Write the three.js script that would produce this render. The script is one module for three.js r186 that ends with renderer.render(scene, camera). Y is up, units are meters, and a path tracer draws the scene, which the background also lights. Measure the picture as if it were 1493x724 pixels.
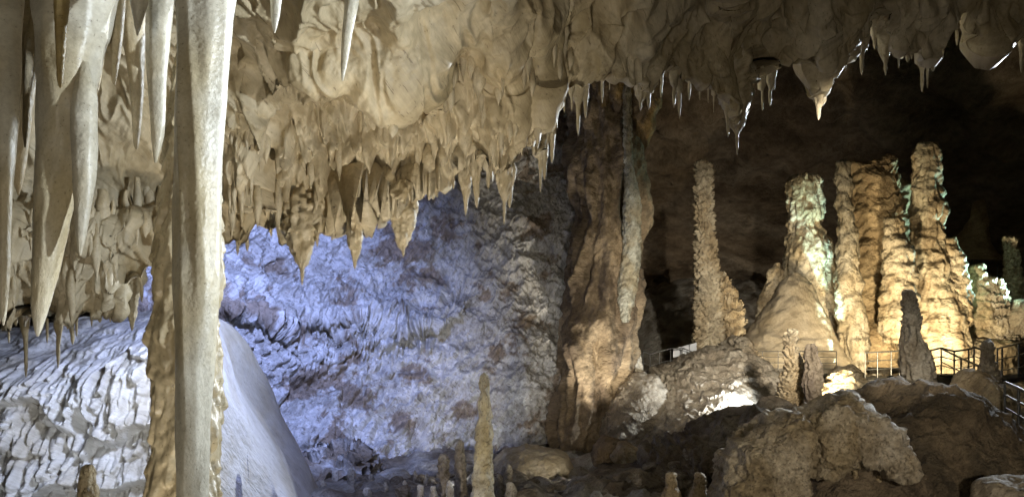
import * as THREE from 'three';
import { createNoise3D } from 'simplex-noise';

// ---------------------------------------------------------------- camera, sky, exposure
const scene = new THREE.Scene();
scene.background = new THREE.Color(0x000000);            // under ground: no sky reaches this chamber
const F = 1114, CX = 746.5, HY = 430, EYE = 6;            // lens in photograph units, level camera 6 m above the pool floor
const camera = new THREE.PerspectiveCamera(2 * Math.atan(362 / F) * 180 / Math.PI, 1493 / 724, 0.1, 300);
camera.position.set(0, EYE, 0);
camera.lookAt(0, EYE, -10);
camera.setViewOffset(1493, 724, 0, 362 - HY, 1493, 724);
camera.updateProjectionMatrix();
const renderer = new THREE.WebGLRenderer({ antialias: true });
renderer.setSize(1024, 496);
renderer.toneMapping = THREE.LinearToneMapping;
renderer.toneMappingExposure = 1.08;
renderer.shadowMap.enabled = true;

// ---------------------------------------------------------------- lamps of the show cave, with a few added fills
const P = (px, py, d) => [(px - CX) / F * d, EYE + (HY - py) / F * d, -d];   // a point at depth d
const taken = new Map();
const numbered = n => { const k = taken.get(n) || 0; taken.set(n, k + 1); return k ? n + '_' + String(k).padStart(3, '0') : n; };
const M = {};
M.lampBody = new THREE.MeshStandardMaterial({ color: 0x1b1b1c, roughness: 0.6, metalness: 0.4 });
function flood(at, to, color, power, angle, label, o = {}) {
  const g = new THREE.Group(); g.name = numbered('cave_floodlight');
  g.userData = { label, category: 'floodlight' };
  g.position.set(...at);
  const dir = new THREE.Vector3(...to).sub(g.position).normalize();
  const head = new THREE.Group();
  g.quaternion.setFromUnitVectors(new THREE.Vector3(0, 0, 1), dir);
  const s = o.size || 0.16;
  const body = new THREE.Mesh(new THREE.CylinderGeometry(s, s * 0.6, s * 1.2, 20).rotateX(Math.PI / 2).translate(0, 0, -s * 0.62), M.lampBody);
  body.name = 'housing'; g.add(body);
  const rim = new THREE.Mesh(new THREE.TorusGeometry(s, s * 0.1, 8, 24), M.lampBody); rim.name = 'rim'; g.add(rim);
  const col = new THREE.Color(...color);
  const lens = new THREE.Mesh(new THREE.CircleGeometry(s * 0.93, 24).translate(0, 0, 0.004),
    new THREE.MeshStandardMaterial({ color: 0x222222, emissive: col, emissiveIntensity: o.glow ?? 4, roughness: 0.3 }));
  lens.name = 'lens'; g.add(lens);
  const stand = new THREE.Mesh(new THREE.BoxGeometry(s * 0.25, s * 0.25, s * 1.2).translate(0, -s * 0.9, -s * 0.6), M.lampBody);
  stand.name = 'bracket'; g.add(stand);
  scene.add(g);
  const L = new THREE.SpotLight(col, power, 0, angle * Math.PI / 180, o.soft ?? 0.6, 2);
  L.position.set(...at).addScaledVector(dir, 0.06); L.target.position.copy(L.position).addScaledVector(dir, 5);
  L.castShadow = true; L.shadow.radius = (o.radius ?? s) / 0.02; L.shadow.mapSize.set(2048, 2048);
  scene.add(L, L.target);
}
const WARM = [1, 0.83, 0.54], NEUT = [1, 0.92, 0.78], COOL = [0.82, 0.91, 1], BLUE = [0.34, 0.45, 1], CYAN = [0.55, 1, 0.95];
// blue lamps hung behind the hanging ceiling, washing the back wall and the white mound
flood(P(470, 205, 16.5), P(395, 490, 27.5), BLUE, 900, 42, 'blue floodlight on the hidden back of the hanging ceiling', { size: 0.2, soft: 1 });
flood(P(290, 402, 10.8), P(120, 590, 13), [0.6, 0.7, 1], 62, 64, 'pale blue floodlight hidden behind the ivory column facing the white mound', { size: 0.2, soft: 0.9 });
flood(P(480, 232, 13.6), P(365, 620, 15.6), BLUE, 125, 46, 'blue floodlight above the smooth flank of the white mound', { size: 0.16, soft: 0.9 });
// low lamps by the visitors' path below the view, lighting the ceiling and columns from beneath
flood([-3.4, 1.5, -7.0], P(105, 590, 12.8), [0.84, 0.9, 1], 64, 20, 'cool white floodlight on the path facing the white terraced mound', { soft: 0.9, size: 0.14 });
flood([0.2, 1.3, -6.9], P(560, 262, 10.8), NEUT, 125, 29, 'warm floodlight on the path below the dripping fringe', { soft: 0.9 });
flood([-2.2, 2.2, -4.0], P(130, 330, 9), NEUT, 24, 46, 'warm floodlight below the long pale stalactites', { soft: 0.9 });
flood([-1.5, 3.2, -2.0], P(690, 640, 17), NEUT, 300, 11, 'warm floodlight on the path before the candle stalagmites', { soft: 0.9 });
// cool lamp on the right of the path, side light on columns and ceiling bulge
flood([6.5, 6.6, -4.5], [-2.4, 8.5, -5.6], COOL, 320, 30, 'cool white floodlight fixed to the rock right of the path', { soft: 0.8, size: 0.12 });
// added soft fill behind the viewer, then a path lamp for the boulders
flood([-1.5, 5, 4], [3, 7.4, -10], NEUT, 60, 46, 'warm floodlight behind the visitors\u2019 platform', { size: 0.3, soft: 1, radius: 0.5 });
flood([4.6, 5.4, -2.5], P(1225, 640, 15), NEUT, 150, 30, 'warm floodlight beside the path facing the crusted boulders', { soft: 1, size: 0.2 });
// rim light beyond the ceiling edge on the right
flood(P(1560, 190, 34), P(1060, 110, 13), COOL, 4500, 22, 'cool white floodlight beyond the ceiling edge', { soft: 0.7 });
// buttress, pool and mound
flood(P(872, 660, 26.2), P(868, 490, 28.6), NEUT, 95, 32, 'warm floodlight behind the stepped mound facing the rock buttress', { soft: 0.5, size: 0.1 });
flood(P(858, 701, 21.7), P(785, 676, 23.6), NEUT, 26, 58, 'warm floodlight low among the rubble beside the pale dome', { soft: 0.8, size: 0.1 });
flood(P(655, 712, 21), P(660, 560, 29), [0.88, 0.92, 1], 85, 36, 'cool white floodlight among the candle stalagmites facing the calcite wall', { soft: 0.9, size: 0.1 });
flood(P(1107, 598, 25.4), P(1062, 603, 26.5), COOL, 75, 60, 'cool white floodlight tucked between the boulders', { soft: 0.6, size: 0.08 });
flood([5.6, 8.9, -5.4], P(1030, 450, 33), NEUT, 2000, 15, 'added narrow spotlight out of view brightening the plated stalagmite', { soft: 1, size: 0.14 });  // unseen lamp, added to brighten the plated stalagmite from the front
flood([6.2, 9.0, -6.2], P(1250, 540, 22), NEUT, 800, 11, 'added narrow spotlight out of view brightening the grey stalagmite', { soft: 1, size: 0.14 });  // extra unseen spot, lifts the nearer stalagmites out of silhouette
// the great stalagmites
flood(P(1198, 588, 28), P(1205, 420, 37), WARM, 260, 42, 'warm floodlight at the foot of the great stalagmites', { soft: 0.8, size: 0.12 });
flood(P(1300, 552, 30), P(1290, 430, 37), WARM, 300, 45, 'warm floodlight glowing beside the walkway railing', { soft: 0.7, size: 0.14, glow: 30 });
flood(P(1312, 557, 27), P(1285, 552, 25.5), NEUT, 5, 60, 'small bright floodlight at the foot of the grey stalagmite', { soft: 0.8, size: 0.22, glow: 40 });
flood(P(1400, 545, 31), P(1370, 450, 37), WARM, 190, 46, 'warm floodlight under the walkway handrail', { soft: 0.7, size: 0.12 });
flood(P(1095, 485, 42), P(1060, 440, 34.5), WARM, 110, 45, 'warm floodlight behind the plated stalagmite', { soft: 0.7, size: 0.12 });
flood(P(1500, 430, 36), P(1385, 380, 36.5), CYAN, 420, 40, 'pale green floodlight right of the great stalagmites', { soft: 0.7, size: 0.14, glow: 10 });
flood(P(1224, 540, 33.7), P(1186, 310, 38), CYAN, 480, 13, 'pale green floodlight on the side of the flat-topped stalagmite', { soft: 0.7, size: 0.1 });
flood(P(1110, 468, 46), P(1040, 260, 62), NEUT, 110, 50, 'added dim fill light below the far chamber wall', { soft: 1, size: 0.14 });  // added lamp, keeps the ledges of the far wall from going black

// ---------------------------------------------------------------- noise and geometry helpers
let seed = 20240611;
const rnd = () => { seed = (seed + 0x6D2B79F5) | 0; let t = Math.imul(seed ^ (seed >>> 15), 1 | seed); t = (t + Math.imul(t ^ (t >>> 7), 61 | t)) ^ t; return ((t ^ (t >>> 14)) >>> 0) / 4294967296; };
const rr = (a, b) => a + (b - a) * rnd();
const N = createNoise3D(rnd);
const fbm = (x, y, z, o = 4) => { let s = 0, a = 0.5; for (let i = 0; i < o; i++) { s += a * N(x, y, z); x = x * 2.03 + 7.1; y = y * 2.03 + 3.7; z = z * 2.03 + 5.3; a *= 0.5; } return s; };
const ridge = (x, y, z, o = 3) => { let s = 0, a = 0.5; for (let i = 0; i < o; i++) { s += a * (1 - 2 * Math.abs(N(x, y, z))); x = x * 2.1 + 4.3; y = y * 2.1 + 1.9; z = z * 2.1 + 8.7; a *= 0.5; } return s; };
const h3 = (i, j, k) => { let n = Math.imul(i, 374761393) ^ Math.imul(j, 668265263) ^ Math.imul(k, 2147483647 - 1234567); n = Math.imul(n ^ (n >>> 13), 1274126177); return (n ^ (n >>> 16)) >>> 0; };
function worley(x, y, z) {                                    // distance to the nearest of scattered points
  const X = Math.floor(x), Y = Math.floor(y), Z = Math.floor(z); let best = 9;
  for (let i = -1; i < 2; i++) for (let j = -1; j < 2; j++) for (let k = -1; k < 2; k++) {
    const h = h3(X + i, Y + j, Z + k);
    const dx = X + i + (h & 1023) / 1023 - x, dy = Y + j + ((h >>> 10) & 1023) / 1023 - y, dz = Z + k + ((h >>> 20) & 1023) / 1023 - z;
    const d = dx * dx + dy * dy + dz * dz; if (d < best) best = d;
  }
  return Math.sqrt(best);
}
const clamp = (v, a = 0, b = 1) => v < a ? a : v > b ? b : v;
const sst = (a, b, v) => { const t = clamp((v - a) / (b - a)); return t * t * (3 - 2 * t); };
const lerp = (a, b, t) => a + (b - a) * t;
function table(rows) {                                        // smooth curve through rows [key, v1, v2 ...]
  const n = rows[0].length - 1;
  return k => {
    let i = 0; const L = rows.length;
    if (k <= rows[0][0]) return rows[0].slice(1);
    if (k >= rows[L - 1][0]) return rows[L - 1].slice(1);
    while (rows[i + 1][0] < k) i++;
    const a = rows[i], b = rows[i + 1], p = rows[Math.max(0, i - 1)], q = rows[Math.min(L - 1, i + 2)], h = b[0] - a[0], t = (k - a[0]) / h, r = [];
    for (let c = 1; c <= n; c++) {
      const sl = (b[c] - a[c]) / h;
      let m0 = i > 0 ? (b[c] - p[c]) / (b[0] - p[0]) : sl, m1 = i + 2 < L ? (q[c] - a[c]) / (q[0] - a[0]) : sl;
      if (m0 * sl <= 0) m0 = 0; else if (Math.abs(m0) > 3 * Math.abs(sl)) m0 = 3 * sl;
      if (m1 * sl <= 0) m1 = 0; else if (Math.abs(m1) > 3 * Math.abs(sl)) m1 = 3 * sl;
      const t2 = t * t, t3 = t2 * t;
      r.push((2 * t3 - 3 * t2 + 1) * a[c] + (t3 - 2 * t2 + t) * h * m0 + (-2 * t3 + 3 * t2) * b[c] + (t3 - t2) * h * m1);
    }
    return r;
  };
}
// grid of points -> displaced surface; tone gives each vertex its own matter colour
function surface(nu, nv, fn, disp, tone, closed = false, planar = !closed) {
  const W = nu + 1, H = nv + 1, n = W * H, pos = new Float32Array(n * 3), nor = new Float32Array(n * 3), col = new Float32Array(n * 3), uv = new Float32Array(n * 2);
  const out = [0, 0, 0, 0, 0];
  for (let j = 0; j < H; j++) for (let i = 0; i < W; i++) {
    const k = j * W + i; fn((closed && i === nu ? 0 : i) / nu, j / nv, out);
    pos[k * 3] = out[0]; pos[k * 3 + 1] = out[1]; pos[k * 3 + 2] = out[2];
  }
  const base = pos.slice();
  const at = (i, j) => { if (closed) i = ((i % nu) + nu) % nu; else i = clamp(i, 0, nu); return (clamp(j, 0, nv) * W + i) * 3; };
  const normals = (src) => {
    for (let j = 0; j < H; j++) for (let i = 0; i < W; i++) {
      const a = at(i - 1, j), b = at(i + 1, j), c = at(i, j - 1), d = at(i, j + 1), k = (j * W + i) * 3;
      const ux = src[b] - src[a], uy = src[b + 1] - src[a + 1], uz = src[b + 2] - src[a + 2], vx = src[d] - src[c], vy = src[d + 1] - src[c + 1], vz = src[d + 2] - src[c + 2];
      let x = uy * vz - uz * vy, y = uz * vx - ux * vz, z = ux * vy - uy * vx; const l = Math.hypot(x, y, z) || 1;
      nor[k] = x / l; nor[k + 1] = y / l; nor[k + 2] = z / l;
    }
  };
  normals(base);
  const q = [0, 0, 0];
  for (let k = 0; k < n; k++) {
    const i = k % W, j = (k / W) | 0;
    if (closed && i === nu) { for (let c = 0; c < 3; c++) { pos[k * 3 + c] = pos[(k - nu) * 3 + c]; col[k * 3 + c] = col[(k - nu) * 3 + c]; } }
    else {
      const x = base[k * 3], y = base[k * 3 + 1], z = base[k * 3 + 2], nx = nor[k * 3], ny = nor[k * 3 + 1], nz = nor[k * 3 + 2];
      const d = disp(x, y, z, nx, ny, nz, i / nu, j / nv);
      if (typeof d === 'number') { pos[k * 3] = x + nx * d; pos[k * 3 + 1] = y + ny * d; pos[k * 3 + 2] = z + nz * d; }
      else { pos[k * 3] = x + d[0]; pos[k * 3 + 1] = y + d[1]; pos[k * 3 + 2] = z + d[2]; }
      tone(pos[k * 3], pos[k * 3 + 1], pos[k * 3 + 2], q, i / nu, j / nv); col[k * 3] = q[0]; col[k * 3 + 1] = q[1]; col[k * 3 + 2] = q[2];
    }
  }
  // uv in metres along the surface
  let ul = 0, vl = 0; const mid = (nv >> 1);
  for (let i = 0; i < nu; i++) { const a = at(i, mid), b = (mid * W + i + 1) * 3; ul += Math.hypot(base[a] - base[b], base[a + 1] - base[b + 1], base[a + 2] - base[b + 2]); }
  const iu = nu >> 1; for (let j = 0; j < nv; j++) { const a = at(iu, j), b = at(iu, j + 1); vl += Math.hypot(base[a] - base[b], base[a + 1] - base[b + 1], base[a + 2] - base[b + 2]); }
  for (let k = 0; k < n; k++) { if (planar) { uv[k * 2] = pos[k * 3] + 0.55 * pos[k * 3 + 2]; uv[k * 2 + 1] = pos[k * 3 + 1] - 0.7 * pos[k * 3 + 2]; } else { uv[k * 2] = (k % W) / nu * ul; uv[k * 2 + 1] = ((k / W) | 0) / nv * vl; } }
  normals(pos);
  const idx = new Uint32Array(nu * nv * 6); let t = 0;
  for (let j = 0; j < nv; j++) for (let i = 0; i < nu; i++) { const a = j * W + i, b = a + 1, c = a + W, d = c + 1; idx[t++] = a; idx[t++] = b; idx[t++] = c; idx[t++] = b; idx[t++] = d; idx[t++] = c; }
  const g = new THREE.BufferGeometry();
  g.setAttribute('position', new THREE.BufferAttribute(pos, 3)); g.setAttribute('normal', new THREE.BufferAttribute(nor, 3));
  g.setAttribute('color', new THREE.BufferAttribute(col, 3)); g.setAttribute('uv', new THREE.BufferAttribute(uv, 2));
  g.setIndex(new THREE.BufferAttribute(idx, 1));
  return g;
}
// fine grain for bump, tiling
function grain(size, cells, octaves, power = 1) {
  const d = new Uint8Array(size * size * 4), v = new Float32Array(size * size);
  let amp = 1, tot = 0, c = cells;
  for (let o = 0; o < octaves; o++) {
    const lat = Float32Array.from({ length: c * c }, rnd);
    for (let y = 0; y < size; y++) for (let x = 0; x < size; x++) {
      const fx = x / size * c, fy = y / size * c, X = Math.floor(fx), Y = Math.floor(fy), u = sst(0, 1, fx - X), w = sst(0, 1, fy - Y), g = (i, j) => lat[(j % c) * c + (i % c)];
      v[y * size + x] += amp * lerp(lerp(g(X, Y), g(X + 1, Y), u), lerp(g(X, Y + 1), g(X + 1, Y + 1), u), w);
    }
    tot += amp; amp *= 0.62; c *= 2;
  }
  for (let k = 0; k < size * size; k++) { const b = 255 * Math.pow(v[k] / tot, power); d[k * 4] = d[k * 4 + 1] = d[k * 4 + 2] = b; d[k * 4 + 3] = 255; }
  const t = new THREE.DataTexture(d, size, size); t.wrapS = t.wrapT = THREE.RepeatWrapping; t.magFilter = THREE.LinearFilter; t.minFilter = THREE.LinearMipmapLinearFilter; t.generateMipmaps = true; t.needsUpdate = true;
  return t;
}
const grainTex = grain(512, 8, 6);
// mottling of the mineral itself: pores, specks and stains; lo = darkest tone, spots = share of dark specks
function mottle(size, cells, lo, spots) {
  const a = grain(size, cells, 5), b = grain(size, cells * 12, 3), A = a.image.data, B = b.image.data, d = new Uint8Array(size * size * 4);
  for (let k = 0; k < size * size; k++) {
    const m = sst(0.3, 0.7, A[k * 4] / 255), p = B[k * 4] / 255; let v = lerp(lo, 1, 0.65 * m + 0.35 * sst(0.25, 0.75, p));
    if (p < spots) v *= 0.55; v *= 0.9 + 0.1 * rnd();
    d[k * 4] = 255 * v; d[k * 4 + 1] = 255 * Math.pow(v, 1.08); d[k * 4 + 2] = 255 * Math.pow(v, 1.22); d[k * 4 + 3] = 255;
  }
  const t = new THREE.DataTexture(d, size, size); t.wrapS = t.wrapT = THREE.RepeatWrapping; t.magFilter = THREE.LinearFilter; t.minFilter = THREE.LinearMipmapLinearFilter; t.generateMipmaps = true; t.needsUpdate = true;
  return t;
}
const softTex = mottle(1024, 6, 0.72, 0.2), roughTex = mottle(1024, 8, 0.55, 0.28);
const rep = (t, r) => { const c = t.clone(); c.repeat.set(r, r); c.needsUpdate = true; return c; };
const rockMat = (rough, tile, bump, tex, texTile, extra = {}) => new THREE.MeshPhysicalMaterial({ color: 0xffffff, vertexColors: true, roughness: rough, map: rep(tex, 1 / texTile), bumpMap: rep(grainTex, 1 / tile), bumpScale: bump, side: THREE.DoubleSide, ...extra });
M.ceiling = rockMat(0.58, 0.9, 0.016, softTex, 2.3);
M.near = rockMat(0.34, 0.3, 0.006, softTex, 1.1, { specularIntensity: 0.8 });
M.drip = rockMat(0.5, 0.6, 0.012, softTex, 1.3);
M.wall = rockMat(0.75, 2.9, 0.15, roughTex, 4.3);
M.flow = rockMat(0.6, 1.4, 0.05, softTex, 2.7);
M.giant = rockMat(0.7, 2.6, 0.18, roughTex, 3.7);
M.rock = rockMat(0.85, 1.7, 0.12, roughTex, 2.9);
M.dirt = rockMat(0.95, 1.9, 0.16, roughTex, 2.3);
M.metal = new THREE.MeshStandardMaterial({ color: 0x5a5a58, roughness: 0.45, metalness: 0.8 });
M.deck = new THREE.MeshStandardMaterial({ color: 0x2a2926, roughness: 0.8 });
M.panel = new THREE.MeshStandardMaterial({ color: 0xb9bcc0, roughness: 0.5 });

// matter colours (linear)
const mixTone = (a, b, t, q) => { q[0] = lerp(a[0], b[0], t); q[1] = lerp(a[1], b[1], t); q[2] = lerp(a[2], b[2], t); };
const speck = (x, y, z, q, f, amt) => { const s = 1 + amt * fbm(x * f, y * f, z * f, 3); q[0] *= s; q[1] *= s; q[2] *= s; };
const IVORY = [0.64, 0.56, 0.4], TAN = [0.53, 0.435, 0.27], HONEY = [0.46, 0.31, 0.12], WHITE = [0.72, 0.71, 0.68], BROWN = [0.2, 0.145, 0.09], DIRT = [0.13, 0.1, 0.065], GREY = [0.4, 0.37, 0.32], PALE = [0.6, 0.55, 0.46];
const toneOf = (a, b, f = 0.8, bias = 0, amt = 0.25) => (x, y, z, q) => { mixTone(a, b, sst(-0.35, 0.35, fbm(x * f, y * f * 0.5, z * f, 4) + bias), q); speck(x, y, z, q, f * 9, amt); };

// flowstone tiers: rounded lips, each ending below in a ragged fringe of little drips
function tiers(x, y, z, period, fx, warp = 0.5, jag = 0.45) {
  let w = y + warp * period * 1.6 * fbm(x * 0.35 / period, y * 0.25 / period, z * 0.35 / period, 3);
  const s1 = Math.abs(N(x * fx, y * 0.3, z * fx)), s2 = Math.abs(N(x * fx * 0.45 + 9, y * 0.2, z * fx * 0.45));
  w += jag * period * (0.6 * s1 + 0.7 * s2);
  w /= period; const s = w - Math.floor(w);
  return sst(0, 0.09, s) * Math.pow(1 - s, 1.25);
}
// overlapping tongues of dripstone: each swells downwards and ends in a rounded tip; X across, Y up, cells cw by ch metres
function drips(X, Y, cw, ch, key = 0) {
  const I = Math.floor(X / cw); let best = 0;
  for (let i = I - 1; i <= I + 1; i++) {
    const off = ((h3(i, 17, key) & 1023) / 1023) * ch, J = Math.floor((Y - off) / ch);
    for (let j = J - 2; j <= J; j++) {
      const h = h3(i, j, key + 5), a = (h & 255) / 255, b = ((h >>> 8) & 255) / 255, c = ((h >>> 16) & 255) / 255, e = ((h >>> 24) & 255) / 255;
      const L = ch * (0.7 + 1.3 * a), t = (Y - (off + (j + 0.6 * b) * ch)) / L; if (t <= 0 || t >= 1) continue;
      const w = cw * (0.42 + 0.5 * c) * Math.min(1, Math.sqrt(t * 2.6)) * (1 - 0.25 * t), q = (X - (i + 0.2 + 0.6 * e) * cw + 0.12 * cw * Math.sin(t * 5 + a * 9)) / w; if (q <= -1 || q >= 1) continue;
      const v = Math.sqrt(1 - q * q) * Math.pow(1 - t, 0.75) * Math.min(1, Math.sqrt(t * 9)) * (0.45 + 0.55 * b);
      if (v > best) best = v;
    }
  }
  return best;
}
const ribs = (x, y, z, f, g) => 1 - 2 * Math.abs(N(x * f, y * g, z * f));

function add(name, geo, mat, parent = scene) { const m = new THREE.Mesh(geo, mat); m.name = parent === scene ? numbered(name) : name; m.castShadow = m.receiveShadow = true; parent.add(m); return m; }
function tag(o, label, category, group) { o.userData = { label, category }; if (group) o.userData.group = group; return o; }
function structure(o, label) { o.userData = { kind: 'structure', label }; return o; }

// body of revolution through rows [py, cx, halfwidth] at depth d, made uneven by style(x,y,z,a)
function shaft(rows, d, seg, rings, style, tone, o = {}) {
  const t = table(rows), y0 = rows[0][0], y1 = rows[rows.length - 1][0], k = d / F, flat = o.flat ?? 1, lean = o.lean ?? 0;
  const ox = o.origin ? o.origin[0] : 0, oy = o.origin ? o.origin[1] : 0, oz = o.origin ? o.origin[2] : 0;
  return surface(seg, rings, (u, v, p) => {
    const e = v < 0.5 ? 0.5 * Math.pow(2 * v, 1.15) : 1 - 0.5 * Math.pow(2 * (1 - v), 1.15);
    const py = lerp(y0, y1, e), [cx, hw] = t(py), a = u * Math.PI * 2 + Math.PI / 2, r = hw * k, c = P(cx, py, d);
    p[0] = c[0] + Math.cos(a) * r - ox; p[1] = c[1] - oy; p[2] = c[2] - Math.sin(a) * r * flat + lean * (py - y0) * k - oz;
  }, (x, y, z, nx, ny, nz, u, v) => {
    const py = HY - (y + oy - EYE) / k, hw = t(py)[1] * k, end = Math.min(1, Math.min(v, 1 - v) * 40);
    const s = style(x + ox, y + oy, z + oz, hw, Math.atan2(-nx, -nz)) * end; return -s;
  }, tone, true);
}
// rounded body with outline [[px,py]...] at depth d and half-thickness th
function pillow(outline, d, th, nr, na, disp, tone, o = {}) {
  let cx = 0, cy = 0; for (const [a, b] of outline) { cx += a; cy += b; } cx /= outline.length; cy /= outline.length;
  if (o.centre) [cx, cy] = o.centre;
  const angs = outline.map(([a, b]) => [Math.atan2(b - cy, a - cx), Math.hypot(a - cx, b - cy)]).sort((a, b) => a[0] - b[0]);
  const rows = [...angs.map(([a, r]) => [a - 2 * Math.PI, r]), ...angs, ...angs.map(([a, r]) => [a + 2 * Math.PI, r])];
  const rad = a => { let i = 0; while (rows[i + 1][0] < a) i++; const [a0, r0] = rows[i], [a1, r1] = rows[i + 1], t = (a - a0) / (a1 - a0 || 1);
    const x = lerp(r0 * Math.cos(a0), r1 * Math.cos(a1), t), y = lerp(r0 * Math.sin(a0), r1 * Math.sin(a1), t); return Math.hypot(x, y); };
  const tilt = o.tilt ?? 0, e = o.sharp ?? 2, k = d / F;
  return surface(Math.round(na * 0.85), Math.round(nr * 1.15), (u, v, p) => {
    const a = u * 2 * Math.PI - Math.PI, s = v < 0.75 ? v / 0.75 - 1 : (v - 0.75) / 0.25, t = 1 - Math.abs(s), tt = 1 - Math.pow(1 - t, 1.5);
    const ring = s < 0 ? tt : tt, r = rad(a) * ring, zz = th * Math.pow(Math.max(0, 1 - Math.pow(ring, e)), 1 / e) * (s < 0 ? 1 : -1);
    const px = cx + Math.cos(a) * r, py = cy + Math.sin(a) * r, c = P(px, py, d);
    p[0] = c[0]; p[1] = c[1]; p[2] = c[2] + zz + tilt * (py - cy) * k;
  }, disp, tone, true, true);
}

// ---------------------------------------------------------------- hanging ceiling
const edge = table([[-300, 450], [0, 450], [60, 445], [120, 440], [180, 428], [215, 385], [245, 360], [330, 345], [350, 348], [375, 318], [410, 318], [425, 330], [470, 325], [490, 312], [540, 298], [580, 296], [600, 278], [640, 262],
  [675, 220], [700, 215], [720, 238], [745, 235], [760, 200], [775, 195], [790, 215], [805, 185], [815, 150], [830, 130], [850, 118], [870, 105], [900, 98], [915, 108], [930, 122], [945, 125], [960, 105], [985, 105], [1010, 112],
  [1030, 108], [1050, 145], [1070, 175], [1085, 145], [1100, 108], [1115, 118], [1130, 85], [1145, 85], [1165, 98], [1180, 128], [1195, 128], [1205, 98], [1220, 78], [1240, 70], [1262, 40], [1290, 25], [1305, 58], [1320, 68],
  [1340, 68], [1352, 82], [1370, 58], [1385, 30], [1405, 10], [1420, 30], [1440, 68], [1455, 58], [1470, 40], [1493, 50], [1560, 60], [1800, 40]]);
const depthA = table([[-300, 6.0, 7.2, 8.6, 9.2, 9.6], [100, 6.2, 7.6, 8.8, 9.3, 9.8], [330, 6.2, 7.4, 8.8, 9.8, 10.6], [450, 6.2, 7.3, 8.6, 9.9, 10.8], [700, 6.4, 7.6, 9.0, 10.4, 11.2], [850, 7, 8.6, 10.2, 11.2, 11.8], [1100, 8, 10, 11.6, 12.6, 13.2], [1493, 9, 11, 12.6, 13.6, 14.2], [1800, 9, 11, 13, 14, 15]]);
const TOP = -170;
const ceilDepth = (px, t) => { const c = depthA(px), f = clamp(t) * 4, i = Math.min(3, Math.floor(f)), a = f - i; return lerp(c[i], c[i + 1], a * a * (3 - 2 * a) * 0.4 + a * 0.6); };
function ceilBase(px, t, p) {
  const e = edge(px)[0] + 5 * N(px * 0.06, 5, 2) * sst(0.8, 1, t);
  if (t >= 0 && t <= 1) {
    const py = lerp(TOP, edge(px)[0], t) + (e - edge(px)[0]); let d = ceilDepth(px, t);
    const wob = 6 * N(px * 0.02, 3, 1) + 10 * N(px * 0.006, 8, 1);
    d += 0.75 * sst(138 + wob, 152 + wob, py) * sst(370, 410, px) * (1 - sst(600, 700, px)) - 0.5 * sst(60, 138, py) * (1 - sst(138 + wob, 152 + wob, py)) * sst(370, 430, px) * (1 - sst(600, 700, px));
    d -= 0.7 * sst(285 + wob, 312 + wob, py) * (1 - sst(250, 300, px));
    const c = P(px, py, d); p[0] = c[0]; p[1] = c[1]; p[2] = c[2];
  } else if (t < 0) {                                        // overhead and behind the viewer
    const a = -t, c = P(px, TOP, ceilDepth(px, 0)); p[0] = c[0] * (1 + a * 0.5); p[1] = c[1] + 1.2 * Math.sin(Math.min(1, a) * 3) ; p[2] = c[2] + a * 14;
  } else {                                                   // back of the edge, rising into the far vault
    const a = t - 1, c = P(px, e, ceilDepth(px, 1)); p[0] = c[0] * (1 + a * 0.25); p[1] = c[1] + 1.5 * (1 - Math.exp(-a * 12)) + a * a * 9 + a * 2; p[2] = c[2] - a * 9 - 0.5 * Math.min(1, a * 8);
  }
}
const ceilTone = (x, y, z, q) => {
  mixTone(IVORY, TAN, sst(-0.4, 0.3, fbm(x * 0.35 + 3, y * 0.3, z * 0.35, 4)), q);
  const o = sst(0.12, 0.5, fbm(x * 0.6 + 20, y * 0.35, z * 0.6, 4)) * 0.5; q[0] = lerp(q[0], 0.36, o); q[1] = lerp(q[1], 0.29, o); q[2] = lerp(q[2], 0.15, o);
  speck(x, y, z, q, 7, 0.22);
};
const V0 = 0.1, V1 = 0.88;
const tOf = v => v < V0 ? -(1 - v / V0) : v < V1 ? (v - V0) / (V1 - V0) : 1 + (v - V1) / (1 - V1);
const ceilDisp = (x, y, z, nx, ny, nz, u, v) => {
  const px = lerp(-140, 1640, u), t = tOf(v), face = sst(-0.2, 0.1, t);
  let d = 0.42 * fbm(x * 0.5, y * 0.42, z * 0.5, 2);
  d += (0.1 + 0.1 * sst(780, 900, px)) * ribs(x + 0.25 * N(x, y * 0.4, z), y * 0.35, z * 0.5, 1.1, 0.55) * face;
  d += 0.05 * ribs(x + 0.2 * N(x * 2, y, z), y, z * 0.4, 3.1, 0.5) * face;
  d += 0.05 * fbm(x * 2.2, y * 1.3, z * 2.2, 4);
  const py = lerp(TOP, edge(px)[0], clamp(t));
  const band = sst(130, 190, py) * sst(310, 360, px) * (1 - sst(800, 850, px)) + sst(300, 330, py) * (1 - sst(240, 280, px)) + 0.45 * sst(0.7, 0.95, t) * sst(800, 850, px);
  let hang = 0;
  if (band > 0.01) {
    const X = x + 0.06 * N(x * 1.5, y * 1.5, z) + 0.1 * y, Y = y + 0.06 * N(x * 2, y * 2, z + 5);
    hang = band * (0.5 * drips(X, Y, 0.36, 0.6, 1) + 0.3 * drips(X + 3, Y, 0.17, 0.36, 2) + 0.14 * drips(X, Y + 2, 0.085, 0.2, 3));
    d += band * (0.2 * fbm(x * 1.1, y * 1.1, z * 1.1, 2) - 0.12);
  }
  d += 0.012 * fbm(x * 12, y * 9, z * 12, 2);
  return [-nx * d, -ny * d - 0.62 * hang, -nz * d + 0.5 * hang];
};
const CU = 1020, CV = 310, C0 = -140, C1 = 1640;
const ceilGeo = surface(CU, CV, (u, v, p) => ceilBase(lerp(C0, C1, u), tOf(v), p), ceilDisp, ceilTone);
structure(add('cave_ceiling', ceilGeo, M.ceiling), 'tan flowstone ceiling hanging low and ending in a dripping edge');
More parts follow.
